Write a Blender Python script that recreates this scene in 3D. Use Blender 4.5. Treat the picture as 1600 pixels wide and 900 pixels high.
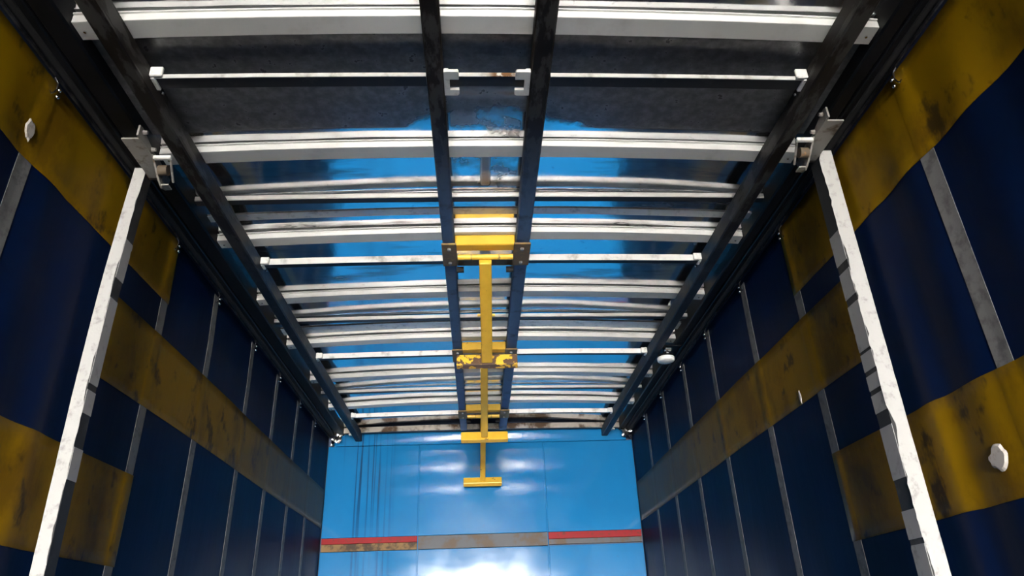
import bpy, bmesh, math, random
from mathutils import Vector, Matrix, noise

for o in list(bpy.data.objects):
    bpy.data.objects.remove(o, do_unlink=True)
SC = bpy.context.scene
COL = SC.collection
Z0 = 1.5                       # camera height above the deck; heights below are written relative to the camera

# ------------------------------------------------------------------ camera
ROLL, PITCH, YAW, FPX = -0.037775, 0.461385, 0.056920, 1093.33
right = Vector((math.cos(YAW), -math.sin(YAW), 0))
fw0 = Vector((math.sin(YAW), math.cos(YAW), 0))
fw = fw0 * math.cos(PITCH) + Vector((0, 0, 1)) * math.sin(PITCH)
up = -fw0 * math.sin(PITCH) + Vector((0, 0, 1)) * math.cos(PITCH)
r2 = right * math.cos(ROLL) + up * math.sin(ROLL)
u2 = -right * math.sin(ROLL) + up * math.cos(ROLL)
cam = bpy.data.cameras.new('camera')
cam.sensor_width = 36.0
cam.lens = FPX / 1600 * 36
cam.clip_start = 0.02
camo = bpy.data.objects.new('camera', cam)
COL.objects.link(camo)
M3 = Matrix((r2, u2, -fw)).transposed()
camo.matrix_world = Matrix.Translation((0, 0, Z0)) @ M3.to_4x4()
SC.camera = camo

# ------------------------------------------------------------------ sky (overcast day outside the open rear doors) and exposure
W = bpy.data.worlds.new('overcast_sky')
SC.world = W
W.use_nodes = True
bg = W.node_tree.nodes['Background']
bg.inputs[0].default_value = (1.0, 0.985, 0.955, 1)
bg.inputs[1].default_value = 9.0
SC.view_settings.view_transform = 'Standard'
SC.view_settings.look = 'None'
SC.view_settings.gamma = 1.0
SC.view_settings.use_curve_mapping = False
SC.view_settings.exposure = 4.28
SC.cycles.max_bounces = 10
SC.cycles.diffuse_bounces = 5
SC.cycles.glossy_bounces = 6
SC.cycles.sample_clamp_indirect = 3.0

# ------------------------------------------------------------------ measures (metres, camera at x = 0, y = 0)
XL, XR, XC = -1.21, 1.268, 0.035
YH = 5.68                      # headboard
YR = -7.9                      # open rear end
KA = 0.026                     # camber of the roof
ZF = -1.5
ZROOF = 1.584

# the rear doorway guides the sky sampling into the box (it emits nothing)
pl = bpy.data.lights.new('rear_doorway_portal', 'AREA')
pl.shape = 'RECTANGLE'
pl.size, pl.size_y = 2.36, 2.9
pl.cycles.is_portal = True
plo = bpy.data.objects.new('rear_doorway_portal', pl)
COL.objects.link(plo)
plo.location = (XC, YR - 0.02, Z0 - 0.05)
plo.rotation_euler = (math.radians(90), 0, 0)      # -Z of the lamp looks along +Y

# ------------------------------------------------------------------ helpers
LOC = {}

def camber(x, k=KA):
    return -k * (x - XC) ** 2

def wloc(o):
    return LOC.get(o.name, Vector((0, 0, 0)))

def thing(name, loc, label, cat, group=None):
    o = bpy.data.objects.new(name, None)
    o.empty_display_size = 0.05
    COL.objects.link(o)
    o.location = Vector(loc) + Vector((0, 0, Z0))
    LOC[o.name] = Vector(loc)
    o['label'] = label
    o['category'] = cat
    if group:
        o['group'] = group
    return o

def obj(name, bm, mat, parent=None, smooth=False, label=None, struct=False):
    """verts are written in camera-relative metres; the origin is put at the base of the mesh"""
    bmesh.ops.recalc_face_normals(bm, faces=bm.faces[:])
    xs = [v.co.x for v in bm.verts]; ys = [v.co.y for v in bm.verts]; zs = [v.co.z for v in bm.verts]
    c = Vector(((min(xs) + max(xs)) / 2, (min(ys) + max(ys)) / 2, min(zs)))
    for v in bm.verts:
        v.co -= c
    me = bpy.data.meshes.new(name)
    bm.to_mesh(me)
    bm.free()
    if smooth:
        for p in me.polygons:
            p.use_smooth = True
    me.materials.append(mat)
    o = bpy.data.objects.new(name, me)
    COL.objects.link(o)
    LOC[o.name] = c
    if parent is None:
        o.location = c + Vector((0, 0, Z0))
    else:
        o.parent = parent
        o.location = c - wloc(parent)
    if label:
        o['label'] = label
    if struct:
        o['kind'] = 'structure'
    return o

def box(bm, x0, x1, y0, y1, z0, z1, bev=0.0):
    r = bmesh.ops.create_cube(bm, size=1)
    vs = r['verts']
    for v in vs:
        v.co = Vector(((x0 + x1) / 2 + v.co.x * (x1 - x0), (y0 + y1) / 2 + v.co.y * (y1 - y0), (z0 + z1) / 2 + v.co.z * (z1 - z0)))
    if bev > 0:
        es = list({e for v in vs for e in v.link_edges})
        bmesh.ops.bevel(bm, geom=es, offset=bev, segments=1, affect='EDGES', profile=0.5)
    return bm

def B(*a, **k):
    return box(bmesh.new(), *a, **k)

def cyl(bm, p0, p1, r, seg=14, r1=None):
    p0, p1 = Vector(p0), Vector(p1)
    d = (p1 - p0)
    q = Vector((0, 0, 1)).rotation_difference(d.normalized()).to_matrix()
    r1 = r if r1 is None else r1
    ra, rb = [], []
    for i in range(seg):
        a = 2 * math.pi * i / seg
        w = Vector((math.cos(a), math.sin(a), 0))
        ra.append(bm.verts.new(p0 + q @ (w * r)))
        rb.append(bm.verts.new(p1 + q @ (w * r1)))
    for i in range(seg):
        j = (i + 1) % seg
        bm.faces.new((ra[i], ra[j], rb[j], rb[i]))
    bm.faces.new(ra[::-1]); bm.faces.new(rb)
    return bm

def tube_path(bm, pts, r, seg=8):
    for a, b in zip(pts[:-1], pts[1:]):
        cyl(bm, a, b, r, seg)
    return bm

def sweep_x(bm, prof, xs, zoff):
    """prof: closed polygon of (y, z); swept along x with a height offset"""
    rings = []
    for x in xs:
        rings.append([bm.verts.new((x, y, z + zoff(x))) for y, z in prof])
    n = len(prof)
    for a, b in zip(rings[:-1], rings[1:]):
        for i in range(n):
            j = (i + 1) % n
            bm.faces.new((a[i], a[j], b[j], b[i]))
    bm.faces.new(rings[0]); bm.faces.new(rings[-1][::-1])
    return bm

def prism(bm, poly, axis, a0, a1):
    """extrude a 2D polygon along an axis; poly gives the two other coordinates in xyz order"""
    def mk(p, a):
        if axis == 'x': return (a, p[0], p[1])
        if axis == 'y': return (p[0], a, p[1])
        return (p[0], p[1], a)
    A = [bm.verts.new(mk(p, a0)) for p in poly]
    Bv = [bm.verts.new(mk(p, a1)) for p in poly]
    n = len(poly)
    for i in range(n):
        j = (i + 1) % n
        bm.faces.new((A[i], A[j], Bv[j], Bv[i]))
    bm.faces.new(A); bm.faces.new(Bv[::-1])
    return bm

def lin(a, b, n):
    return [a + (b - a) * i / (n - 1) for i in range(n)]

# ------------------------------------------------------------------ materials
def new_mat(name):
    m = bpy.data.materials.new(name)
    m.use_nodes = True
    nt = m.node_tree
    return m, nt, nt.nodes['Principled BSDF']

def N(nt, t, **kw):
    n = nt.nodes.new(t)
    for k, v in kw.items():
        setattr(n, k, v)
    return n

def pos(nt, scale=(1, 1, 1), offset=(0, 0, 0)):
    g = N(nt, 'ShaderNodeNewGeometry')
    mp = N(nt, 'ShaderNodeMapping')
    mp.inputs['Scale'].default_value = scale
    mp.inputs['Location'].default_value = offset
    nt.links.new(g.outputs['Position'], mp.inputs['Vector'])
    return mp.outputs[0]

def noise_tex(nt, vec, scale, detail=4, rough=0.6):
    n = N(nt, 'ShaderNodeTexNoise')
    n.inputs['Scale'].default_value = scale
    n.inputs['Detail'].default_value = detail
    n.inputs['Roughness'].default_value = rough
    nt.links.new(vec, n.inputs['Vector'])
    return n.outputs['Fac']

def ramp(nt, fac, lo, hi, a=0.0, b=1.0):
    n = N(nt, 'ShaderNodeMapRange')
    n.interpolation_type = 'SMOOTHSTEP'
    n.inputs['From Min'].default_value = lo
    n.inputs['From Max'].default_value = hi
    n.inputs['To Min'].default_value = a
    n.inputs['To Max'].default_value = b
    nt.links.new(fac, n.inputs['Value'])
    return n.outputs[0]

def math_(nt, op, a, b):
    n = N(nt, 'ShaderNodeMath', operation=op)
    for i, q in enumerate((a, b)):
        if isinstance(q, (int, float)):
            n.inputs[i].default_value = q
        else:
            nt.links.new(q, n.inputs[i])
    return n.outputs[0]

def mix(nt, fac, a, b):
    n = N(nt, 'ShaderNodeMix', data_type='RGBA')
    if isinstance(fac, (int, float)):
        n.inputs['Factor'].default_value = fac
    else:
        nt.links.new(fac, n.inputs['Factor'])
    for s, q in ((6, a), (7, b)):
        if isinstance(q, tuple):
            n.inputs[s].default_value = (*q, 1)
        else:
            nt.links.new(q, n.inputs[s])
    return n.outputs[2]

def sep(nt):
    g = N(nt, 'ShaderNodeNewGeometry')
    s = N(nt, 'ShaderNodeSeparateXYZ')
    nt.links.new(g.outputs['Position'], s.inputs[0])
    return s.outputs

def window(nt, v, a, b, soft):
    return math_(nt, 'MULTIPLY', ramp(nt, v, a - soft, a + soft), ramp(nt, v, b - soft, b + soft, 1, 0))

def bump(nt, bsdf, h, strength, dist=0.002):
    b = N(nt, 'ShaderNodeBump')
    b.inputs['Strength'].default_value = strength
    b.inputs['Distance'].default_value = dist
    nt.links.new(h, b.inputs['Height'])
    nt.links.new(b.outputs[0], bsdf.inputs['Normal'])

def put(nt, bsdf, col=None, rough=None, metal=None, spec=None, coat=None):
    def s(name, v):
        if v is None: return
        if isinstance(v, tuple): bsdf.inputs[name].default_value = (*v, 1)
        elif isinstance(v, (int, float)): bsdf.inputs[name].default_value = v
        else: nt.links.new(v, bsdf.inputs[name])
    s('Base Color', col); s('Roughness', rough); s('Metallic', metal); s('Specular IOR Level', spec); s('Coat Weight', coat)

MAT = {}

def simple(name, col, rough=0.5, metal=0.0, dirt=None, dscale=14, dlo=0.5, dhi=0.7, bmp=0.0, bscale=60):
    m, nt, b = new_mat(name)
    v = pos(nt)
    c = col
    if dirt is not None:
        c = mix(nt, ramp(nt, noise_tex(nt, v, dscale), dlo, dhi), col, dirt)
    put(nt, b, c, rough, metal)
    if bmp:
        bump(nt, b, noise_tex(nt, v, bscale), bmp)
    MAT[name] = m
    return m

simple('aluminium', (0.72, 0.71, 0.69), 0.44, 0.28, (0.58, 0.56, 0.53), 9, 0.5, 0.85, 0.05, 120)
# extruded bows: fine lines along the bow stretch the highlight upright
b = MAT['aluminium'].node_tree.nodes['Principled BSDF']
b.inputs['Anisotropic'].default_value = 0.85
tg = N(MAT['aluminium'].node_tree, 'ShaderNodeCombineXYZ')
tg.inputs[1].default_value = 0.7
tg.inputs[2].default_value = 0.7
MAT['aluminium'].node_tree.links.new(tg.outputs[0], b.inputs['Tangent'])
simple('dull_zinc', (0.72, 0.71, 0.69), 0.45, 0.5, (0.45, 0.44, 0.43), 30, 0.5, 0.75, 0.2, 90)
simple('bar_metal', (0.66, 0.65, 0.63), 0.5, 0.4, (0.35, 0.33, 0.3), 16, 0.5, 0.75)
simple('shade_fill', (0.025, 0.025, 0.028), 0.45, 0.2, (0.06, 0.055, 0.05), 16, 0.55, 0.75)  # dark tone imitating the shade inside hollow bars and bows
m = MAT['bar_metal']; nt = m.node_tree; b = nt.nodes['Principled BSDF']
s = sep(nt)
rm = math_(nt, 'MULTIPLY', window(nt, s[0], 0.045, 0.125, 0.02), window(nt, s[1], 1.55, 1.66, 0.01))
rm = math_(nt, 'MULTIPLY', rm, ramp(nt, noise_tex(nt, pos(nt), 40, 4), 0.38, 0.5))
old = b.inputs['Base Color'].links[0].from_socket
nt.links.new(mix(nt, rm, old, (0.16, 0.075, 0.03)), b.inputs['Base Color'])
simple('bracket_white', (0.72, 0.71, 0.68), 0.45, 0.2, (0.4, 0.38, 0.34), 40, 0.5, 0.8)
simple('black_gap', (0.012, 0.012, 0.013), 0.8)
simple('cant_paint', (0.008, 0.008, 0.010), 0.45, 0.0, (0.004, 0.004, 0.004), 7, 0.4, 0.7, 0.15, 60)
simple('track_metal', (0.16, 0.16, 0.17), 0.35, 0.7, (0.03, 0.03, 0.03), 10, 0.35, 0.6)
simple('steel_bright', (0.75, 0.75, 0.75), 0.25, 1.0)
simple('hanger_steel', (0.30, 0.28, 0.26), 0.5, 0.3, (0.11, 0.075, 0.05), 26, 0.5, 0.72)
simple('rusty_steel', (0.10, 0.075, 0.05), 0.6, 0.1, (0.30, 0.13, 0.04), 34, 0.5, 0.72, 0.3, 80)
simple('brown_plate', (0.22, 0.135, 0.055), 0.55, 0.1, (0.32, 0.2, 0.05), 40, 0.5, 0.7)
simple('post_core', (0.035, 0.035, 0.036), 0.5, 0.0, (0.08, 0.077, 0.073), 12, 0.5, 0.75, 0.2, 50)
simple('post_white', (0.37, 0.362, 0.345), 0.55, 0.0, (0.24, 0.232, 0.22), 34, 0.52, 0.74, 0.6, 45)
simple('post_white_side', (0.33, 0.32, 0.31), 0.55, 0.0, (0.18, 0.17, 0.16), 22, 0.55, 0.8, 0.3, 45)
simple('strap_web', (0.16, 0.158, 0.155), 0.6, 0.0, (0.09, 0.09, 0.09), 25, 0.45, 0.7, 0.2, 200)
simple('deck_wood', (0.035, 0.03, 0.026), 0.7, 0.0, (0.025, 0.02, 0.018), 4, 0.4, 0.65)
simple('yard_concrete', (0.34, 0.33, 0.31), 0.85, 0.0, (0.25, 0.24, 0.23), 1.5, 0.4, 0.65)
MAT['deck_wood'].node_tree.nodes['Principled BSDF'].inputs['Specular IOR Level'].default_value = 0.1
simple('lamp_white', (0.85, 0.85, 0.83), 0.35)
simple('tape_white', (0.58, 0.53, 0.48), 0.5, 0.0, (0.4, 0.33, 0.25), 60, 0.5, 0.75)
simple('rear_frame_paint', (0.04, 0.06, 0.12), 0.5)

# roof: thin bright steel sheet, so it mirrors the blue headboard
m, nt, b = new_mat('roof_steel')
v = pos(nt)
s = sep(nt)
speck = ramp(nt, noise_tex(nt, v, 45, 3), 0.62, 0.75)
grime = ramp(nt, noise_tex(nt, v, 3.2, 5), 0.5, 0.75)
c = mix(nt, math_(nt, 'MULTIPLY', grime, 0.35), (0.82, 0.83, 0.84), (0.5, 0.49, 0.48))
c = mix(nt, math_(nt, 'MULTIPLY', speck, 0.5), c, (0.25, 0.24, 0.24))
# rust runs between the two middle rails
rn = noise_tex(nt, pos(nt, (6, 14, 1)), 1.0, 4)
inx = window(nt, s[0], -0.085, 0.165, 0.01)
r1 = math_(nt, 'MULTIPLY', inx, math_(nt, 'MULTIPLY', window(nt, s[1], 1.74, 1.77, 0.02), ramp(nt, rn, 0.30, 0.6, 0.2, 0.9)))
r2_ = math_(nt, 'MULTIPLY', window(nt, s[0], 0.02, 0.06, 0.012), window(nt, s[1], 2.06, 2.3, 0.02))
rust = math_(nt, 'MAXIMUM', r1, math_(nt, 'MULTIPLY', r2_, 0.7))
c = mix(nt, rust, c, (0.30, 0.14, 0.05))
rough = ramp(nt, noise_tex(nt, v, 6, 4), 0.3, 0.8, 0.08, 0.18)
rough = math_(nt, 'MAXIMUM', rough, math_(nt, 'MULTIPLY', rust, 0.6))
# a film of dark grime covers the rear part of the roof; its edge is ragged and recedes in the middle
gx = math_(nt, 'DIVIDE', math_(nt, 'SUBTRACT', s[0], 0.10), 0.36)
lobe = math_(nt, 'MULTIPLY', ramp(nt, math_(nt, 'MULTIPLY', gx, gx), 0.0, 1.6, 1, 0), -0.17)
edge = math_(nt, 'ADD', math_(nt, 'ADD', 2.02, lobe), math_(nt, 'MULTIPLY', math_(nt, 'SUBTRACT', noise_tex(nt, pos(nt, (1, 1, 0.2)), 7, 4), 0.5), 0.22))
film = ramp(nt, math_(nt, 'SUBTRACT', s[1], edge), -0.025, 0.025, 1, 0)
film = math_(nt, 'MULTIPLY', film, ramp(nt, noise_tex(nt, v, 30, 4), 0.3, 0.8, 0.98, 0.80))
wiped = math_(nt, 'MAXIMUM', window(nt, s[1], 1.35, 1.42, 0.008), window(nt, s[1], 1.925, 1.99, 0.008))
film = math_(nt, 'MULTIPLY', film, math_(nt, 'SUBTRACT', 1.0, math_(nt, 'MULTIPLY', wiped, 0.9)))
sm = ramp(nt, noise_tex(nt, pos(nt, (1.7, 8, 1), (0.3, 0.2, 0)), 1.0, 5), 0.50, 0.72, 0, 0.75)
sm = math_(nt, 'MULTIPLY', sm, window(nt, s[1], 1.95, 3.1, 0.1))
mid = math_(nt, 'MULTIPLY', math_(nt, 'MULTIPLY', inx, window(nt, s[1], 1.80, 2.42, 0.05)), ramp(nt, noise_tex(nt, v, 7, 4), 0.32, 0.68, 0, 0.8))
smear = math_(nt, 'MAXIMUM', sm, mid)
c = mix(nt, math_(nt, 'MULTIPLY', smear, math_(nt, 'SUBTRACT', 1.0, rust)), c, (0.24, 0.22, 0.21))
rough = math_(nt, 'MAXIMUM', rough, math_(nt, 'MULTIPLY', smear, 0.42))
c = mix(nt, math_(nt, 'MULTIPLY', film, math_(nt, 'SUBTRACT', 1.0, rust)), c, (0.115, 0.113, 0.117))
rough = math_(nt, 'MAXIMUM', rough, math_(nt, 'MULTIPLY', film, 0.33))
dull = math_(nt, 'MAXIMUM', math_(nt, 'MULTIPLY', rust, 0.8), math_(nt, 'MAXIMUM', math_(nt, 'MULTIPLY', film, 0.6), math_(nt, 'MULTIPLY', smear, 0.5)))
put(nt, b, c, rough, math_(nt, 'SUBTRACT', 1.0, dull))
bump(nt, b, noise_tex(nt, v, 38, 3), 0.06, 0.002)
MAT['roof_steel'] = m

# headboard: glossy mid blue paint, dark drips on the left panel
m, nt, b = new_mat('headboard_blue')
v = pos(nt)
s = sep(nt)
c = mix(nt, ramp(nt, noise_tex(nt, v, 2.2, 4), 0.35, 0.7), (0.010, 0.170, 0.415), (0.013, 0.19, 0.45))
drip = noise_tex(nt, pos(nt, (26, 1, 0.35)), 1.0, 3, 0.5)
dm = math_(nt, 'MULTIPLY', window(nt, s[0], -1.06, -0.70, 0.06), ramp(nt, s[2], Z0 + 0.68, Z0 + 1.2, 0.55, 1.0))
c = mix(nt, math_(nt, 'MULTIPLY', dm, ramp(nt, drip, 0.54, 0.62, 0, 0.9)), c, (0.012, 0.05, 0.12))
sc_ = ramp(nt, noise_tex(nt, v, 18, 3), 0.70, 0.8, 0, 0.5)
c = mix(nt, sc_, c, (0.05, 0.12, 0.22))
put(nt, b, c, ramp(nt, noise_tex(nt, v, 5), 0.3, 0.7, 0.07, 0.13), 0.0, 0.5)
wv = noise_tex(nt, pos(nt, (1.5, 1, 6)), 1.0, 2)
bump(nt, b, wv, 0.10, 0.006)
MAT['headboard_blue'] = m

# painted beams and rails: navy-blue paint, brown flaky grime in the rear half
def beam_mat(name, blue, y0, y1):
    m, nt, b = new_mat(name)
    v = pos(nt)
    s = sep(nt)
    fl = ramp(nt, noise_tex(nt, pos(nt, (22, 7, 22)), 1.0, 4), 0.47, 0.56)
    near = ramp(nt, s[1], y0, y1, 1, 0)
    grimy = mix(nt, fl, (0.010, 0.0065, 0.004), (0.045, 0.042, 0.039))
    paint = mix(nt, ramp(nt, noise_tex(nt, v, 9, 4), 0.5, 0.75), blue, (0.03, 0.04, 0.06))
    put(nt, b, mix(nt, near, paint, grimy), 0.5, 0.0, 0.2)
    bump(nt, b, fl, 0.25, 0.002)
    MAT[name] = m
beam_mat('beam_paint', (0.009, 0.016, 0.030), 1.9, 3.2)
beam_mat('rail_paint', (0.09, 0.165, 0.33), 1.7, 2.6)

# curtain
m, nt, b = new_mat('curtain_navy')
v = pos(nt)
c = mix(nt, ramp(nt, noise_tex(nt, pos(nt, (3, 3, 1.2)), 1.2, 5), 0.35, 0.75), (0.0012, 0.0085, 0.044), (0.0010, 0.0060, 0.028))
put(nt, b, c, 0.45, 0.0, 0.05)
bump(nt, b, noise_tex(nt, pos(nt, (1, 5, 1)), 2.0, 3), 0.25, 0.006)
MAT['curtain_navy'] = m

m, nt, b = new_mat('curtain_yellow')
v = pos(nt)
s = sep(nt)
d1 = ramp(nt, noise_tex(nt, pos(nt, (5, 5, 3)), 1.0, 6, 0.65), 0.46, 0.66, 0, 0.85)
d2 = ramp(nt, noise_tex(nt, pos(nt, (9, 9, 6)), 1.0, 4), 0.57, 0.68, 0, 0.85)
c = mix(nt, d1, (0.22, 0.122, 0.002), (0.12, 0.062, 0.003))
c = mix(nt, d2, c, (0.028, 0.017, 0.007))
grey = math_(nt, 'MULTIPLY', ramp(nt, s[1], 3.2, 4.9), ramp(nt, noise_tex(nt, v, 4), 0.25, 0.6, 0.6, 0.95))
c = mix(nt, grey, c, (0.11, 0.10, 0.08))
put(nt, b, c, 0.45, 0.0, 0.06)
bump(nt, b, noise_tex(nt, pos(nt, (1, 9, 1)), 2.0, 3), 0.25, 0.005)
MAT['curtain_yellow'] = m

# yellow machinery paint, with a version worn through to the brown steel
def yellow_mat(name, lo, hi):
    m, nt, b = new_mat(name)
    v = pos(nt)
    ch = ramp(nt, noise_tex(nt, v, 19, 5, 0.65), lo, hi)
    c = mix(nt, ramp(nt, noise_tex(nt, v, 8), 0.4, 0.7), (0.88, 0.53, 0.05), (0.80, 0.46, 0.04))
    c = mix(nt, ch, c, (0.13, 0.075, 0.05))
    put(nt, b, c, 0.4, 0.0)
    bump(nt, b, ch, -0.3, 0.001)
    MAT[name] = m
yellow_mat('yellow_paint', 0.66, 0.70)
yellow_mat('yellow_worn', 0.46, 0.48)

# strip across the headboard
simple('strip_red', (0.30, 0.012, 0.016), 0.5, 0.0, (0.15, 0.03, 0.02), 30, 0.52, 0.7)
simple('strip_tan', (0.24, 0.145, 0.06), 0.6, 0.0, (0.07, 0.045, 0.03), 14, 0.45, 0.62)
simple('strip_grey', (0.085, 0.088, 0.097), 0.5, 0.0, (0.09, 0.055, 0.03), 7, 0.45, 0.62)
simple('bow_rusty', (0.55, 0.50, 0.44), 0.55, 0.2, (0.10, 0.05, 0.02), 5, 0.46, 0.6)

for q, v_ in (('strip_red', 0.15), ('strip_tan', 0.2), ('strip_grey', 0.3), ('strap_web', 0.15), ('cant_paint', 0.15), ('post_core', 0.15)):
    MAT[q].node_tree.nodes['Principled BSDF'].inputs['Specular IOR Level'].default_value = v_

# ------------------------------------------------------------------ setting: deck, yard, rear frame
obj('floor', B(XL - 0.02, XR + 0.02, YR, YH + 0.04, ZF - 0.12, ZF), MAT['deck_wood'], struct=True)
obj('ground', B(-40, 40, -60, YH + 8, ZF - 1.3, ZF - 1.2), MAT['yard_concrete'], struct=True)
bm = bmesh.new()
box(bm, XL - 0.03, XR + 0.03, YR - 0.1, YR, 1.32, 1.62)
box(bm, XL - 0.03, XL + 0.07, YR - 0.1, YR, ZF - 0.12, 1.40)
box(bm, XR - 0.07, XR + 0.03, YR - 0.1, YR, ZF - 0.12, 1.40)
obj('trim_1', bm, MAT['rear_frame_paint'], struct=True)

# ------------------------------------------------------------------ roof sheets
A_Y = [0.81, 1.41, 1.986, 2.572, 3.146, 3.736, 4.345, 4.951]
B_Y = [1.14, 2.305, 3.466, 4.687, 5.60]
C_Y = [1.588, 2.73, 3.881, 5.107]

def roof_z(x, y):
    # the thin sheet is dished a little between the bows
    n = noise.noise(Vector((x * 1.3, y * 2.0, 3.1))) * 0.004 + noise.noise(Vector((x * 4.0, y * 5.0, 9.1))) * 0.0010
    t = min(1.0, max(0.0, (y - 5.0) / 0.6))
    d = min(abs(y - q) for q in B_Y)
    lift = 0.015 * math.exp(-(d / 0.20) ** 2)         # the sheet stands off the slim bows
    return ZROOF + camber(x) + n + lift - 0.016 * t * t * (3 - 2 * t)

def sheet(y0, y1, nx, ny, dz=0.0):
    bm = bmesh.new()
    g = [[bm.verts.new((x, y, roof_z(x, y) + dz)) for x in lin(XL + 0.01, XR - 0.01, nx)] for y in lin(y0, y1, ny)]
    t = [[bm.verts.new((q.co.x, q.co.y, q.co.z + 0.003)) for q in row] for row in g]
    for j in range(ny - 1):
        for i in range(nx - 1):
            bm.faces.new((g[j][i], g[j][i + 1], g[j + 1][i + 1], g[j + 1][i]))
            bm.faces.new((t[j][i], t[j + 1][i], t[j + 1][i + 1], t[j][i + 1]))
    for i in range(nx - 1):
        bm.faces.new((g[0][i], t[0][i], t[0][i + 1], g[0][i + 1]))
        bm.faces.new((g[-1][i], g[-1][i + 1], t[-1][i + 1], t[-1][i]))
    for j in range(ny - 1):
        bm.faces.new((g[j][0], g[j + 1][0], t[j + 1][0], t[j][0]))
        bm.faces.new((g[j][-1], t[j][-1], t[j + 1][-1], g[j + 1][-1]))
    return bm

# an outer skin keeps daylight out
ceil = obj('ceiling', B(XL - 0.03, XR + 0.03, YR, YH + 0.06, 1.605, 1.62), MAT['rear_frame_paint'], struct=True)
cuts = [-0.6, 1.14 + 0.03, 2.305 + 0.03, 3.466 + 0.03, 4.687 + 0.03, YH - 0.01]
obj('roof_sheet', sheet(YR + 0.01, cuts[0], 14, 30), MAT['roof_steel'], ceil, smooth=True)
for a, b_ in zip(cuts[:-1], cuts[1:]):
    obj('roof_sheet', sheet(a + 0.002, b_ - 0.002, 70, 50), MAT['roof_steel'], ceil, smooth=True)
XS = lin(XL + 0.02, XR - 0.02, 41)
for y0, y1 in ((2.445, 2.49), (3.60, 3.685)):  # nearer strip imitates a dark reflection band; farther one is a dull strip
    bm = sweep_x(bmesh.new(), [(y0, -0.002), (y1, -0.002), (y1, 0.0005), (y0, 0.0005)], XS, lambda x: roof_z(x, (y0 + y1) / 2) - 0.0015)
    obj('seam_reflection_strip', bm, MAT['dull_zinc'], ceil)

# ------------------------------------------------------------------ headboard
hb = obj('wall_front', B(XL - 0.02, XR + 0.02, YH + 0.03, YH + 0.06, ZF, 1.604), MAT['rear_frame_paint'], struct=True)
S1, S2 = -0.473, 0.53
ZT, ZB0, ZB1 = 1.415, 0.615, 0.712
for (x0, x1) in ((XL + 0.004, S1 - 0.004), (S1 + 0.004, S2 - 0.004), (S2 + 0.004, XR - 0.004)):
    for (z0, z1, nm) in ((ZB1 + 0.002, ZT, 'upper_panel'), (ZF, ZB0 - 0.002, 'lower_panel')):
        obj(nm, B(x0, x1, YH, YH + 0.03, z0, z1, bev=0.003), MAT['headboard_blue'], hb)
obj('top_flange', B(XL + 0.05, XR - 0.05, YH - 0.004, YH + 0.03, ZT + 0.002, 1.517, bev=0.003), MAT['headboard_blue'], hb)
for x in (S1, S2):
    obj('panel_joint', B(x - 0.0038, x + 0.0038, YH + 0.004, YH + 0.02, ZF, ZT), MAT['headboard_blue'], hb)
sl = obj('rub_strip', B(XL + 0.01, S1 - 0.003, YH - 0.006, YH + 0.02, ZB0, 0.668, bev=0.002), MAT['strip_tan'], hb, label='scuffed tan strip under the red band on the left')
obj('red_band', B(XL + 0.01, S1 - 0.003, YH - 0.008, YH + 0.018, 0.669, ZB1, bev=0.002), MAT['strip_red'], sl)
obj('rub_strip', B(S1 + 0.003, S2 - 0.003, YH - 0.004, YH + 0.02, ZB0, ZB1, bev=0.002), MAT['strip_grey'], hb, label='worn grey strip across the middle of the headboard')
sr = obj('rub_strip', B(S2 + 0.003, XR - 0.01, YH - 0.006, YH + 0.02, ZB0 + 0.006, 0.660, bev=0.002), MAT['strip_grey'], hb, label='grey strip under the red band on the right')
obj('red_band', B(S2 + 0.003, XR - 0.01, YH - 0.008, YH + 0.018, 0.661, ZB1 - 0.002, bev=0.002), MAT['strip_red'], sr)
# crumpled bright corner pieces
random.seed(4)
for xc, sgn in ((-1.15, 1), (1.225, -1)):
    bm = bmesh.new()
    n = 6
    g = [[bm.verts.new((xc + sgn * (i * 0.016 - 0.03) + random.uniform(-.006, .006), YH - 0.03 - random.uniform(0, 0.045), 1.42 + j * 0.017 + i * 0.004 + random.uniform(-.006, .006))) for i in range(n)] for j in range(n)]
    for j in range(n - 1):
        for i in range(n - 1):
            bm.faces.new((g[j][i], g[j][i + 1], g[j + 1][i + 1], g[j + 1][i]))
    cb = obj('corner_bracket', bm, MAT['steel_bright'], hb)
    md = cb.modifiers.new('thick', 'SOLIDIFY'); md.thickness = 0.004
    obj('corner_gusset', B(xc - 0.07 if sgn > 0 else xc - 0.045, xc + 0.045 if sgn > 0 else xc + 0.04, YH - 0.09, YH - 0.004, 1.50, 1.545, bev=0.004), MAT['rusty_steel'], hb)

# ------------------------------------------------------------------ side curtains
STRAPS = {-1: [1.08, 1.595, 2.496, 2.99, 3.58, 4.10, 4.63, 5.11], 1: [1.04, 1.543, 2.437, 2.937, 3.515, 4.036, 4.58, 5.115]}
def curtain_x(sd, y, z):
    """sd -1 left, +1 right; bulge is inward"""
    h = noise.noise(Vector((y * 0.8, z * 0.5, 7 + sd))) * 0.010 + noise.noise(Vector((y * 2.6, z * 0.7, 1 + sd))) * 0.004
    yp = 1.93 if sd < 0 else 1.85
    h += 0.009 * math.exp(-((y - yp) / 0.05) ** 2) * min(1, max(0, (1.25 - z) / 0.6))
    if y < 1.8:
        h += 0.005 * math.sin(y * 23 + z * 0.7 + sd)
    top = min(1.0, max(0.0, (1.482 - z) / 0.25))
    endf = min(1.0, max(0.0, (5.66 - y) / 0.4))
    h *= top * endf
    return (XL + h) if sd < 0 else (XR - h)

def strap_bump(sd, y):
    for s_ in STRAPS[sd]:
        d = abs(y - s_)
        if d < 0.034:
            return 0.0012 * min(1.0, (0.034 - d) / 0.006)
    return 0.0

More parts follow.
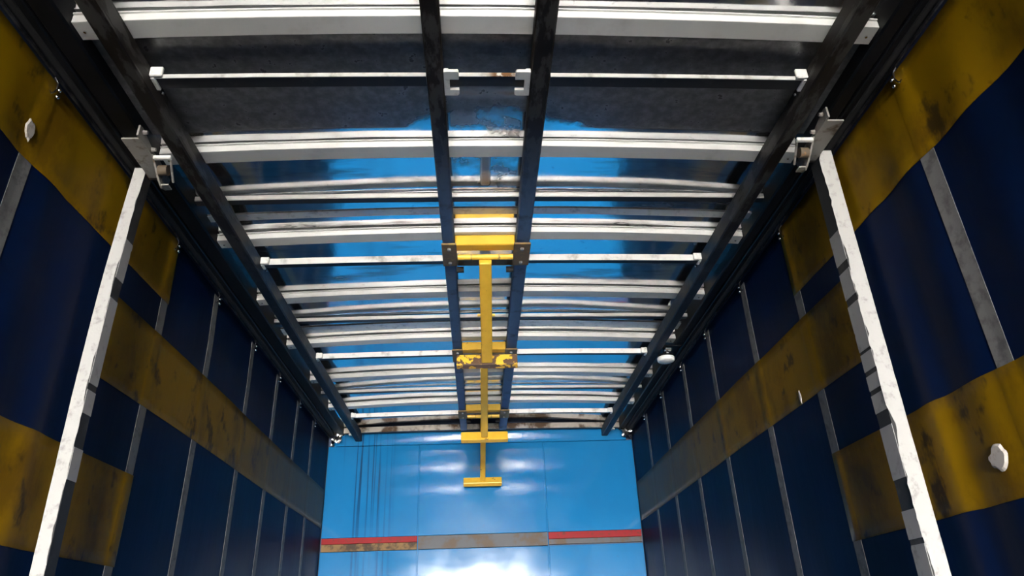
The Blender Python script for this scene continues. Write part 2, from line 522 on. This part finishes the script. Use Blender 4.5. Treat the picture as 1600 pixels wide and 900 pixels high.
def curtain_patch(sd, ys, zs, off, thick, bump_straps=False):
    bm = bmesh.new()
    def mk(extra):
        return [[bm.verts.new((curtain_x(sd, y, z) - sd * (off + extra + (strap_bump(sd, y) if bump_straps else 0)), y, z)) for z in zs] for y in ys]
    a = mk(0.0); b = mk(-thick)
    ny, nz = len(ys), len(zs)
    for j in range(ny - 1):
        for i in range(nz - 1):
            bm.faces.new((a[j][i], a[j][i + 1], a[j + 1][i + 1], a[j + 1][i]))
            bm.faces.new((b[j][i], b[j + 1][i], b[j + 1][i + 1], b[j][i + 1]))
    for j in range(ny - 1):
        bm.faces.new((a[j][0], a[j + 1][0], b[j + 1][0], b[j][0]))
        bm.faces.new((a[j][-1], b[j][-1], b[j + 1][-1], a[j + 1][-1]))
    for i in range(nz - 1):
        bm.faces.new((a[0][i], b[0][i], b[0][i + 1], a[0][i + 1]))
        bm.faces.new((a[-1][i], a[-1][i + 1], b[-1][i + 1], b[-1][i]))
    return bm

def blob(sd, y, z, ry, rz, off, th, seed):
    random.seed(seed)
    bm = bmesh.new()
    n = 26
    A, C = [], []
    for i in range(n):
        t = 2 * math.pi * i / n
        k = 0.85 + 0.45 * noise.noise(Vector((math.cos(t) * 1.6 + seed * 3.7, math.sin(t) * 1.6, seed)))
        yy, zz = y + ry * k * math.cos(t), z + rz * k * math.sin(t)
        xx = curtain_x(sd, y, z)
        A.append(bm.verts.new((xx - sd * off, yy, zz)))
        C.append(bm.verts.new((xx - sd * (off + th), y + (yy - y) * 0.8, z + (zz - z) * 0.8)))
    for i in range(n):
        j = (i + 1) % n
        bm.faces.new((A[i], A[j], C[j], C[i]))
    bm.faces.new(A); bm.faces.new(C)
    return bm

def side_curtain(sd, label):
    root = thing('side_curtain', (XL if sd < 0 else XR, (YR + YH) / 2, ZF), label, 'curtain', 'side curtains')
    ys = lin(YR, 0.3, 24)[:-1] + lin(0.3, 5.675, 136)
    o = obj('tarpaulin', curtain_patch(sd, ys, lin(ZF, 1.482, 50), 0.0, 0.0025), MAT['curtain_navy'], root, smooth=True)
    for s_ in STRAPS[sd]:
        obj('strap', curtain_patch(sd, lin(s_ - 0.027, s_ + 0.027, 3), lin(ZF + 0.02, 1.465, 50), 0.0018, 0.0015), MAT['strap_web'], root)
    e1 = 2.528 if sd < 0 else 2.462
    b0 = 2.12 if sd < 0 else 2.03
    st = 0.03
    def fine(a, b_):
        q = set(lin(a, b_, max(4, int((b_ - a) / st))))
        for s_ in STRAPS[sd]:
            for d in (-0.0345, -0.028, 0.028, 0.0345):
                if a < s_ + d < b_: q.add(s_ + d)
        return sorted(q)
    zt = 1.205 if sd < 0 else 1.175
    obj('yellow_band', curtain_patch(sd, fine(0.2, e1), lin(zt, 1.478, 8), 0.0030, 0.002, True), MAT['curtain_yellow'], root, True, 'upper yellow band reaching the top edge')
    obj('yellow_band', curtain_patch(sd, fine(b0, 5.665), lin(0.785 if sd < 0 else 0.773, 1.07, 8), 0.0030, 0.002, True), MAT['curtain_yellow'], root, True, 'long yellow band running to the headboard')
    obj('yellow_band', curtain_patch(sd, fine(0.2, e1), lin(0.248, 0.545, 8), 0.0030, 0.002, True), MAT['curtain_yellow'], root, True, 'lower yellow band ending at a strap')
    # hangers above the straps: a bent wire and two rivets
    for s_ in STRAPS[sd]:
        x = (XL if sd < 0 else XR) - sd * 0.010
        hk = obj('hanger_hook', tube_path(bmesh.new(), [(x, s_ - 0.016, 1.480), (x - sd * .004, s_ - 0.004, 1.470), (x, s_ + 0.004, 1.455), (x, s_ - 0.004, 1.435), (x, s_ - 0.014, 1.424), (x, s_ - 0.022, 1.428)], 0.0028, 6), MAT['steel_bright'], root)
        for dz in (1.456, 1.432):
            bm = bmesh.new()
            bmesh.ops.create_uvsphere(bm, u_segments=8, v_segments=6, radius=0.0065, matrix=Matrix.Translation((x - sd * 0.003, s_ + 0.012, dz)))
            obj('rivet', bm, MAT['steel_bright'], hk, True)
    return root

cl = side_curtain(-1, 'dark blue tarpaulin curtain with yellow bands along the left side')
cr = side_curtain(1, 'dark blue tarpaulin curtain with yellow bands along the right side')
obj('tape_patch', blob(-1, 1.568, 1.277, 0.022, 0.036, 0.007, 0.003, 2), MAT['tape_white'], cl)
obj('tape_patch', blob(1, 1.655, 0.350, 0.038, 0.034, 0.004, 0.005, 3), MAT['tape_white'], cr)
obj('tape_patch', blob(1, 2.594, 0.800, 0.010, 0.028, 0.006, 0.003, 5), MAT['tape_white'], cr)

# ------------------------------------------------------------------ cant rails with curtain tracks
def cant_rail(sd, label):
    xi = -1.081 if sd < 0 else 1.159
    xo = (XL if sd < 0 else XR) - sd * 0.062
    xt = (XL if sd < 0 else XR) - sd * 0.004
    root = thing('cant_rail', ((xi + xo) / 2, (YR + YH) / 2, 1.48), label, 'rail', 'cant rails')
    x0, x1 = sorted((xi, xo))
    obj('box_section', B(x0, x1, YR, YH - 0.005, 1.50, 1.60, bev=0.006), MAT['cant_paint'], root)
    x0, x1 = sorted((xo - sd * -0.002, xt))
    obj('curtain_track', B(x0, x1, YR, YH - 0.005, 1.494, 1.60, bev=0.004), MAT['cant_paint'], root)
    xm = (x0 + x1) / 2
    obj('track_groove', B(xm - 0.008, xm + 0.008, YR, YH - 0.01, 1.488, 1.496), MAT['black_gap'], root)
    xe = xt - sd * 0.006
    obj('track_lip', B(min(xe - 0.003, xe + 0.003), max(xe - 0.003, xe + 0.003), YR, YH - 0.01, 1.485, 1.496), MAT['track_metal'], root)
    return root
cant_rail(-1, 'black cant rail and curtain track along the top of the left side')
cant_rail(1, 'black cant rail and curtain track along the top of the right side')

# added outer valances and front corner posts, unseen, block daylight leaks
for k, (x0, x1) in enumerate(((XL - 0.035, XL - 0.005), (XR + 0.005, XR + 0.035))):
    obj('trim_%d' % (2 + k), B(x0, x1, YR, YH + 0.06, 1.36, 1.603), MAT['rear_frame_paint'], struct=True)
for k, (x0, x1) in enumerate(((XL - 0.07, XL - 0.005), (XR + 0.005, XR + 0.07))):
    obj('trim_%d' % (4 + k), B(x0, x1, YH - 0.25, YH + 0.06, ZF - 0.12, 1.36), MAT['rear_frame_paint'], struct=True)

# ------------------------------------------------------------------ long beams and the two middle rails
BL0, BL1, BR0, BR1 = -0.992, -0.940, 1.016, 1.066
ZBEAM = 1.45
for x0, x1, side in ((BL0, BL1, 'left'), (BR0, BR1, 'right')):
    root = thing('roof_beam', ((x0 + x1) / 2, (YR + YH) / 2, ZBEAM), 'long dark box beam under the roof bows near the %s curtain' % side, 'beam', 'long side beams')
    obj('box_tube', B(x0, x1, YR + 0.1, YH - 0.012, ZBEAM, 1.523, bev=0.005), MAT['beam_paint'], root)
    obj('end_cap', B(x0 + 0.004, x1 - 0.004, YH - 0.0115, YH - 0.006, ZBEAM + 0.004, 1.519), MAT['beam_paint'], root)
RL0, RL1, RR0, RR1 = -0.141, -0.090, 0.170, 0.230
ZRAIL = 1.50
for x0, x1, side in ((RL0, RL1, 'left'), (RR0, RR1, 'right')):
    root = thing('overhead_rail', ((x0 + x1) / 2, (YR + YH) / 2, ZRAIL), '%s of the two close-set middle rails carrying the yellow arms' % side, 'rail', 'middle rails')
    obj('box_tube', B(x0, x1, YR + 0.1, 5.594, ZRAIL, 1.548, bev=0.005), MAT['rail_paint'], root)
    obj('end_cap', B(x0 + 0.004, x1 - 0.004, 5.5945, 5.598, ZRAIL + 0.004, 1.544), MAT['rail_paint'], root)

# ------------------------------------------------------------------ bows
ORD = ['nearest the camera at the top of the view', 'second from the camera', 'third from the camera', 'fourth from the camera', 'fifth from the camera', 'sixth from the camera', 'seventh from the camera, near the headboard']
XBOW = lin(-1.079, 1.157, 45)
def bolt(x, y, z, parent, r=0.006, h=0.005, mat='steel_bright', d=(0, 0, -1)):
    d = Vector(d)
    p = Vector((x, y, z))
    return obj('bolt', cyl(bmesh.new(), p, p + d * h, r, 6, r * 0.8), MAT[mat], parent)
for i, y in enumerate(A_Y[1:]):
    lab = 'wide pale aluminium roof bow, ' + ORD[i]
    root = thing('roof_bow', (XC, y, 1.55), lab, 'roof bow', 'wide roof bows')
    zo = lambda x: camber(x) + noise.noise(Vector((x * 1.7, y, 2))) * 0.0015
    obj('channel', sweep_x(bmesh.new(), [(y, 1.5515), (y + 0.0015, 1.55), (y + 0.0635, 1.55), (y + 0.065, 1.5515), (y + 0.065, 1.580), (y + 0.003, 1.580), (y + 0.003, 1.5755), (y, 1.574)], XBOW, zo), MAT['aluminium'], root)
    obj('top_lip', sweep_x(bmesh.new(), [(y - 0.004, 1.5765), (y + 0.0025, 1.5760), (y + 0.0025, 1.5805), (y - 0.004, 1.581)], XBOW, lambda x: zo(x) + noise.noise(Vector((x * 9, y, 4))) * 0.0008), MAT['aluminium'], root)
    for xb in (-1.060, -1.015, 1.095, 1.135):
        bolt(xb, y + 0.035, 1.55 + camber(xb) + 0.001, root, 0.005)
ORDB = ['nearest the camera', 'second from the camera', 'third from the camera', 'lying against the headboard']
for i, y in enumerate(B_Y):
    if i == 0:
        continue                   # behind the top of the frame
    z0, z1 = (1.552, 1.573) if i < 4 else (1.515, 1.559)
    lab = 'slim straight roof bow below a dark sheet joint, ' + ORDB[i - 1]
    if i == 4:
        lab = 'rust-stained pale bow lying along the top of the headboard'
    root = thing('slim_bow', (XC, y, z0), lab, 'roof bow', 'slim roof bows')
    zo = lambda x: camber(x, 0.010)
    obj('tube', sweep_x(bmesh.new(), [(y, z0 + 0.003), (y + 0.003, z0), (y + 0.036, z0), (y + 0.036, z1), (y + 0.003, z1), (y, z1 - 0.003)], XBOW, zo), MAT['aluminium' if i < 4 else 'bow_rusty'], root)
    obj('channel_shade', sweep_x(bmesh.new(), [(y + 0.004, z0 - 0.001), (y + 0.035, z0 - 0.001), (y + 0.035, z0 - 0.0002), (y + 0.004, z0 - 0.0002)], XBOW, zo), MAT['shade_fill'], root)  # dark strip painted as the shaded hollow under the bow
    for xb in (-1.02, 1.10):
        obj('end_clip', B(xb - 0.018, xb + 0.018, y + 0.004, y + 0.034, z0 - 0.026, z0 - 0.0125), MAT['bracket_white'], root)

# the bows go on behind the camera; the glossy headboard mirrors them
src = None
for k in range(15):
    y = 0.81 - 0.587 * k
    if src is None:
        src = obj('rear_roof_bow', sweep_x(bmesh.new(), [(y, 1.55), (y + 0.065, 1.55), (y + 0.065, 1.580), (y, 1.580)], lin(-1.079, 1.157, 16), camber), MAT['aluminium'], ceil)
        srcy = y
    else:
        c_ = src.copy()
        COL.objects.link(c_)
        c_.parent = ceil
        c_.location = src.location + Vector((0, y - srcy, 0))

# ------------------------------------------------------------------ removable crossbars with white end brackets
ORDC = ['nearest the camera, clipped to both middle rails', 'second from the camera', 'third from the camera', 'last before the headboard']
for i, y in enumerate(C_Y):
    hgt, dep = ((0.014, 0.046) if i == 0 else (0.030, 0.036))
    z0 = 1.498
    root = thing('crossbar', (XC, y, z0), 'thin pale crossbar held in white beam brackets, ' + ORDC[i], 'bar', 'crossbars between the side beams')
    for x0, x1 in ((BL1 + 0.014, RL0 - 0.001), (RL1 + 0.001, RR0 - 0.001), (RR1 + 0.001, BR0 - 0.014)):
        zo = lambda x: camber(x, 0.012)
        w = 0.003
        bar = obj('bar', sweep_x(bmesh.new(), [(y, z0), (y + w, z0), (y + w, z0 + hgt - w), (y + dep, z0 + hgt - w), (y + dep, z0 + hgt), (y, z0 + hgt)], lin(x0, x1, 14), zo), MAT['bar_metal'], root)
        obj('channel_shade', sweep_x(bmesh.new(), [(y + w + 0.0003, z0 + 0.003), (y + dep, z0 + 0.003), (y + dep, z0 + hgt - w - 0.0003), (y + w + 0.0003, z0 + hgt - w - 0.0003)], lin(x0, x1, 14), zo), MAT['shade_fill'], bar)  # dark fill stands in for shade in the bar's open underside
    for xw, sg in ((BL1, 1), (BR0, -1)):
        a, b_ = sorted((xw + sg * 0.001, xw + sg * 0.038))
        bm = bmesh.new()
        zc = z0 - 0.012
        box(bm, a, b_, y - 0.014, y - 0.002, zc + 0.000, zc + 0.034, bev=0.003)
        a2, b2 = sorted((xw + sg * 0.001, xw + sg * 0.013))
        box(bm, a2, b2, y - 0.002, y + dep + 0.004, zc - 0.002, zc + 0.040, bev=0.002)
        e = obj('end_bracket', bm, MAT['bracket_white'], root)
        bolt(xw + sg * 0.010, y + dep + 0.02, zc + 0.004, e, 0.006, 0.008)
    if i == 0:
        for xw, sg in ((RL1, 1), (RR0, -1)):
            # C-shaped clip on the inner side of the rail
            pts = [(0.0015, y - 0.030), (0.043, y - 0.030), (0.046, y - 0.024), (0.046, y + 0.002), (0.018, y + 0.002), (0.018, y + 0.046), (0.046, y + 0.046), (0.046, y + 0.064), (0.040, y + 0.070), (0.0015, y + 0.070)]
            poly = [(xw + sg * p, q) for p, q in pts]
            c_ = obj('clip', prism(bmesh.new(), poly, 'z', z0 - 0.012, z0 - 0.0015), MAT['bracket_white'], root)
            a, b_ = sorted((xw + sg * 0.0015, xw + sg * 0.016))
            obj('clip_flange', B(a, b_, y - 0.028, y + 0.068, z0 - 0.0015, z0 + 0.006, bev=0.002), MAT['bracket_white'], c_)

# ------------------------------------------------------------------ yellow swing arms on the middle rails
def oriented_box(bm, a, b, w, h):
    """square tube from a to b, w across x, h in the plane"""
    a, b = Vector(a), Vector(b)
    d = (b - a).normalized()
    ux = Vector((1, 0, 0))
    un = d.cross(ux).normalized()
    vs = []
    for p in (a, b):
        for sx, sn in ((-1, -1), (1, -1), (1, 1), (-1, 1)):
            vs.append(bm.verts.new(p + ux * sx * w / 2 + un * sn * h / 2))
    for f in ((0, 1, 2, 3), (7, 6, 5, 4), (0, 4, 5, 1), (1, 5, 6, 2), (2, 6, 7, 3), (3, 7, 4, 0)):
        bm.faces.new([vs[q] for q in f])
    bmesh.ops.bevel(bm, geom=bm.edges[:], offset=0.004, segments=1, affect='EDGES', profile=0.5)
    return bm

def swing_arm(yb, tip, wx, tw, label, worn, full):
    """yb: rear face of the cross beam; tip: centre of the tee"""
    xc = (RL1 + RR0) / 2
    root = thing('swing_arm', (xc, yb, 1.25), label, 'swing arm', 'yellow swing arms')
    obj('cross_beam', B(RL1 + 0.002, RR0 - 0.002, yb, yb + 0.055, 1.495, 1.545, bev=0.004), MAT['yellow_paint'], root)
    for x0, x1 in ((RL0 - 0.004, RL1 + 0.008), (RR0 - 0.008, RR1 + 0.004)):
        p = obj('rail_plate', B(x0, x1, yb - 0.02, yb + 0.17, 1.484, 1.494, bev=0.002), MAT['brown_plate'], root)
        for dy in (0.015, 0.135):
            bolt((x0 + x1) / 2, yb + dy, 1.4835, p, 0.009, 0.009, 'hanger_steel')
    obj('hinge_plate', B(RL1 + 0.009, RR0 - 0.009, yb + 0.095, yb + 0.165, 1.482, 1.492, bev=0.002), MAT['brown_plate'], root)
    yh, zh = yb + 0.060, 1.468
    for x0, x1 in ((-0.078, -0.022), (-0.019, 0.099), (0.102, 0.160)):
        obj('hinge_knuckle', cyl(bmesh.new(), (x0, yh, zh), (x1, yh, zh), 0.0125, 16), MAT['yellow_paint'], root)
    for x in (-0.070, 0.150):
        obj('stop_roller', cyl(bmesh.new(), (x - 0.016, yb + 0.17, 1.466), (x + 0.016, yb + 0.17, 1.466), 0.014, 14), MAT['black_gap'], root)
    a = Vector((xc, yh + 0.008, zh - 0.006)); t = Vector(tip)
    d = (t - a).normalized()
    e = t - d * 0.022
    arm = obj('arm', oriented_box(bmesh.new(), a, e, wx, wx), MAT['yellow_paint'], root)
    if full:
        k = a + (e - a) * 0.52
        for sg in (-1, 1):
            obj('lug', cyl(bmesh.new(), k + Vector((sg * (wx / 2 + 0.0005), 0, 0)), k + Vector((sg * (wx / 2 + 0.014), 0, 0)), 0.007, 8), MAT['yellow_paint'], arm)
    # tee: a bar across x with its broad side towards the rear
    un = d.cross(Vector((1, 0, 0))).normalized()
    bm = bmesh.new()
    vs = []
    th, hh = 0.020, 0.032
    for sx in (-1, 1):
        for sd_, sn in ((-1, -1), (1, -1), (1, 1), (-1, 1)):
            vs.append(bm.verts.new(t + Vector((sx * tw / 2, 0, 0)) + d * sd_ * th + un * sn * hh))
    for f in ((0, 1, 2, 3), (7, 6, 5, 4), (0, 4, 5, 1), (1, 5, 6, 2), (2, 6, 7, 3), (3, 7, 4, 0)):
        bm.faces.new([vs[q] for q in f])
    bmesh.ops.bevel(bm, geom=bm.edges[:], offset=0.004, segments=1, affect='EDGES', profile=0.5)
    obj('tee_bar', bm, MAT['yellow_worn' if worn else 'yellow_paint'], root)
    return root
swing_arm(2.585, (0.050, 3.364, 1.258), 0.054, 0.31, 'yellow swing arm nearest the camera with a chipped brown tee end', True, True)
swing_arm(3.80, (0.042, 4.597, 1.187), 0.044, 0.31, 'yellow swing arm in the middle of the three', False, False)
swing_arm(5.02, (0.031, 5.61, 1.094), 0.040, 0.30, 'yellow swing arm farthest from the camera, in front of the headboard', False, False)

# ------------------------------------------------------------------ side posts with peeling white facing
def ragged_strip(x_of, y, z0, z1, wl, wr, th, jl, jr, seed, n=90):
    """strip facing the rear; jl / jr raggedness of the two long edges"""
    bm = bmesh.new()
    F, K = [], []
    for i in range(n):
        z = z0 + (z1 - z0) * i / (n - 1)
        c = x_of(z)
        a = c + wl + max(-1, min(0.25, noise.noise(Vector((z * 9, seed, 0))) + 0.6 * noise.noise(Vector((z * 31, seed, 4))))) * -jl * (1 if wl < 0 else -1)
        b = c + wr + max(-1, min(0.25, noise.noise(Vector((z * 9, seed, 7))) + 0.6 * noise.noise(Vector((z * 31, seed, 9))))) * jr
        F.append((bm.verts.new((a, y, z)), bm.verts.new((b, y, z))))
        K.append((bm.verts.new((a, y + th, z)), bm.verts.new((b, y + th, z))))
    for i in range(n - 1):
        (a, b), (c, d) = F[i], F[i + 1]
        (e, f), (g, h) = K[i], K[i + 1]
        bm.faces.new((a, b, d, c)); bm.faces.new((e, g, h, f))
        bm.faces.new((a, c, g, e)); bm.faces.new((b, f, h, d))
    bm.faces.new((F[0][0], K[0][0], K[0][1], F[0][1]))
    bm.faces.new((F[-1][0], F[-1][1], K[-1][1], K[-1][0]))
    return bm

def side_flake(x_of, sg, y0, y1, z0, z1, seed):
    """torn leftover of the white facing on the inner side of the post, ragged towards the front"""
    bm = bmesh.new()
    n = max(6, int((z1 - z0) / 0.008))
    rows = []
    for i in range(n):
        z = z0 + (z1 - z0) * i / (n - 1)
        k = 1.25 + 0.7 * noise.noise(Vector((z * 8, seed, 0))) + 0.35 * noise.noise(Vector((z * 40, seed, 3)))
        k = max(0.25, min(1.0, k))
        x = x_of(z)
        ya, yb = y0 + 0.001, y0 + (y1 - y0) * k
        rows.append([bm.verts.new(p) for p in ((x, ya, z), (x, yb, z), (x + sg * 0.0015, yb, z), (x + sg * 0.0015, ya, z))])
    for p, q in zip(rows[:-1], rows[1:]):
        for a in range(4):
            b = (a + 1) % 4
            bm.faces.new((p[a], p[b], q[b], q[a]))
    bm.faces.new(rows[0]); bm.faces.new(rows[-1])
    return bm

def side_post(sd, label):
    if sd < 0:
        xa, xb, y0, y1 = -1.172, -1.134, 2.012, 2.062
        xof = lambda z: -0.008 * max(0, min(1, (z - 0.18) / 0.5)) + 0.015 * max(0, (z - 0.95) / 0.5) ** 1.5
    else:
        xa, xb, y0, y1 = 1.184, 1.232, 1.925, 1.992
        xof = lambda z: 0.010 * max(0, z - 0.1) * 0.8
    ztop = 1.483
    root = thing('side_post', ((xa + xb) / 2, (y0 + y1) / 2, ZF), label, 'post', 'side posts')
    zs = lin(ZF, ztop, 40)
    bm = bmesh.new()
    rings = []
    for z in zs:
        o_ = xof(z)
        rings.append([bm.verts.new((x + o_, y, z)) for x, y in ((xa, y0 + 0.002), (xb, y0 + 0.002), (xb, y1), (xa, y1))])
    for p, q in zip(rings[:-1], rings[1:]):
        for i in range(4):
            j = (i + 1) % 4
            bm.faces.new((p[i], p[j], q[j], q[i]))
    bm.faces.new(rings[0]); bm.faces.new(rings[-1])
    obj('steel_core', bm, MAT['post_core'], root)
    xm = (xa + xb) / 2
    hw = (xb - xa) / 2
    if sd < 0:
        f = obj('white_facing', ragged_strip(lambda z: xm + xof(z), y0 + 0.0005, ZF + 0.01, ztop - 0.004, -hw, hw, 0.0015, 0.001, 0.006, 3.3, 160), MAT['post_white'], root, label='white peeling facing')
        spans = [(0.05, 0.16), (0.43, 0.52), (0.62, 0.69), (0.71, 0.99), (1.06, 1.2), (-0.4, -0.1)]
    else:
        f = obj('white_facing', ragged_strip(lambda z: xm + xof(z), y0 + 0.0005, ZF + 0.01, ztop - 0.004, -hw, hw, 0.0015, 0.014, 0.001, 6.1, 160), MAT['post_white'], root, label='white peeling facing')
        spans = [(-0.6, 0.185), (0.20, 0.275), (0.36, 0.51), (0.555, 0.61), (0.625, 0.67), (0.685, 0.74), (0.75, 0.905), (0.93, 1.02), (1.05, 1.16)]
    sg = 1 if sd < 0 else -1
    for k, (z0, z1) in enumerate(spans):
        xw = (xb if sd < 0 else xa) + sg * 0.0006
        obj('side_flake', side_flake(lambda z: xw + xof(z), sg, y0, y1, z0, z1, 11 + k + sd), MAT['post_white_side'], f)
    # roller hanger that carries the post on the cant rail
    xp = xm + xof(1.45)
    hs = 'hanger_steel'
    def X(a, b):
        return sorted((xp + sg * a, xp + sg * b))
    a, b_ = X(0.027, 0.082)
    obj('hanger_plate', prism(bmesh.new(), [(a, y0 - 0.19), (b_, y0 - 0.19), (b_, y0 + 0.02), (a, y0 + 0.02)], 'z', 1.452, 1.458), MAT[hs], root)
    a, b_ = X(0.0825, 0.0885)
    up_ = obj('hanger_tab', prism(bmesh.new(), [(y0 - 0.21, 1.452), (y0 + 0.02, 1.452), (y0 + 0.02, 1.462), (y0 - 0.06, 1.472), (y0 - 0.10, 1.470), (y0 - 0.15, 1.484), (y0 - 0.19, 1.495), (y0 - 0.21, 1.492)], 'x', a, b_), MAT[hs], root)
    for dy, z in ((-0.185, 1.482), (-0.115, 1.468)):
        bolt(xp + sg * 0.089, y0 + dy, z, up_, 0.008, 0.013, hs, (sg, 0, 0))
    obj('hanger_block', B(*X(-0.01, 0.05), y0 + 0.003, y0 + 0.045, 1.4585, 1.483, bev=0.003), MAT['rusty_steel'], root)
    # small rusty roller carriage between the cant rail and the beam
    a, b_ = X(0.089, 0.095)
    car = obj('carriage_plate', prism(bmesh.new(), [(y0 - 0.112, 1.451), (y0 + 0.03, 1.451), (y0 + 0.02, 1.400), (y0 - 0.01, 1.388), (y0 - 0.04, 1.40)], 'x', a, b_), MAT[hs], root)
    obj('carriage_bar', B(*X(0.0955, 0.152), y0 - 0.112, y0 - 0.098, 1.436, 1.449, bev=0.002), MAT['bracket_white'], car)
    a, b_ = X(0.0955, 0.125)
    obj('carriage_roller', cyl(bmesh.new(), (a, y0 - 0.055, 1.428), (b_, y0 - 0.055, 1.428), 0.018, 16), MAT['rusty_steel'], car)
    obj('carriage_rod', cyl(bmesh.new(), (xp + sg * 0.146, y0 - 0.097, 1.443), (xp + sg * 0.132, y0 - 0.02, 1.405), 0.004, 8), MAT[hs], car)
    obj('carriage_foot', B(*X(0.0955, 0.12), y0 - 0.025, y0 + 0.005, 1.390, 1.396, bev=0.001), MAT[hs], car)
    return root
side_post(-1, 'upright post with white facing beside the left curtain')
side_post(1, 'upright post with ragged white facing beside the right curtain')

# ------------------------------------------------------------------ round lamp under the right cant rail
lp = thing('round_lamp', (1.10, 3.80, 1.40), 'small round white lamp under the right side beam', 'lamp')
obj('base', cyl(bmesh.new(), (1.10, 3.80, 1.440), (1.10, 3.80, 1.425), 0.046, 28), MAT['cant_paint'], lp, True)
bm = bmesh.new()
prev = None
rings = []
for r, z in ((0.050, 1.425), (0.051, 1.412), (0.048, 1.404), (0.040, 1.399), (0.022, 1.396)):
    rings.append([bm.verts.new((1.10 + r * math.cos(2 * math.pi * i / 28), 3.80 + r * math.sin(2 * math.pi * i / 28), z)) for i in range(28)])
for p, q in zip(rings[:-1], rings[1:]):
    for i in range(28):
        j = (i + 1) % 28
        bm.faces.new((p[i], p[j], q[j], q[i]))
bm.faces.new(rings[0]); bm.faces.new(rings[-1])
obj('lens', bm, MAT['lamp_white'], lp, True)
obj('mount_arm', B(1.085, 1.20, 3.785, 3.815, 1.492, 1.4995, bev=0.002), MAT['cant_paint'], lp)
obj('stem', cyl(bmesh.new(), (1.10, 3.80, 1.4915), (1.10, 3.80, 1.4405), 0.012, 12), MAT['cant_paint'], lp)
cb = obj('clip', B(1.076, 1.115, 3.705, 3.735, 1.438, 1.4495, bev=0.003), MAT['steel_bright'], lp)
obj('clip_screw', cyl(bmesh.new(), (1.092, 3.72, 1.4375), (1.092, 3.72, 1.425), 0.007, 8), MAT['steel_bright'], cb)
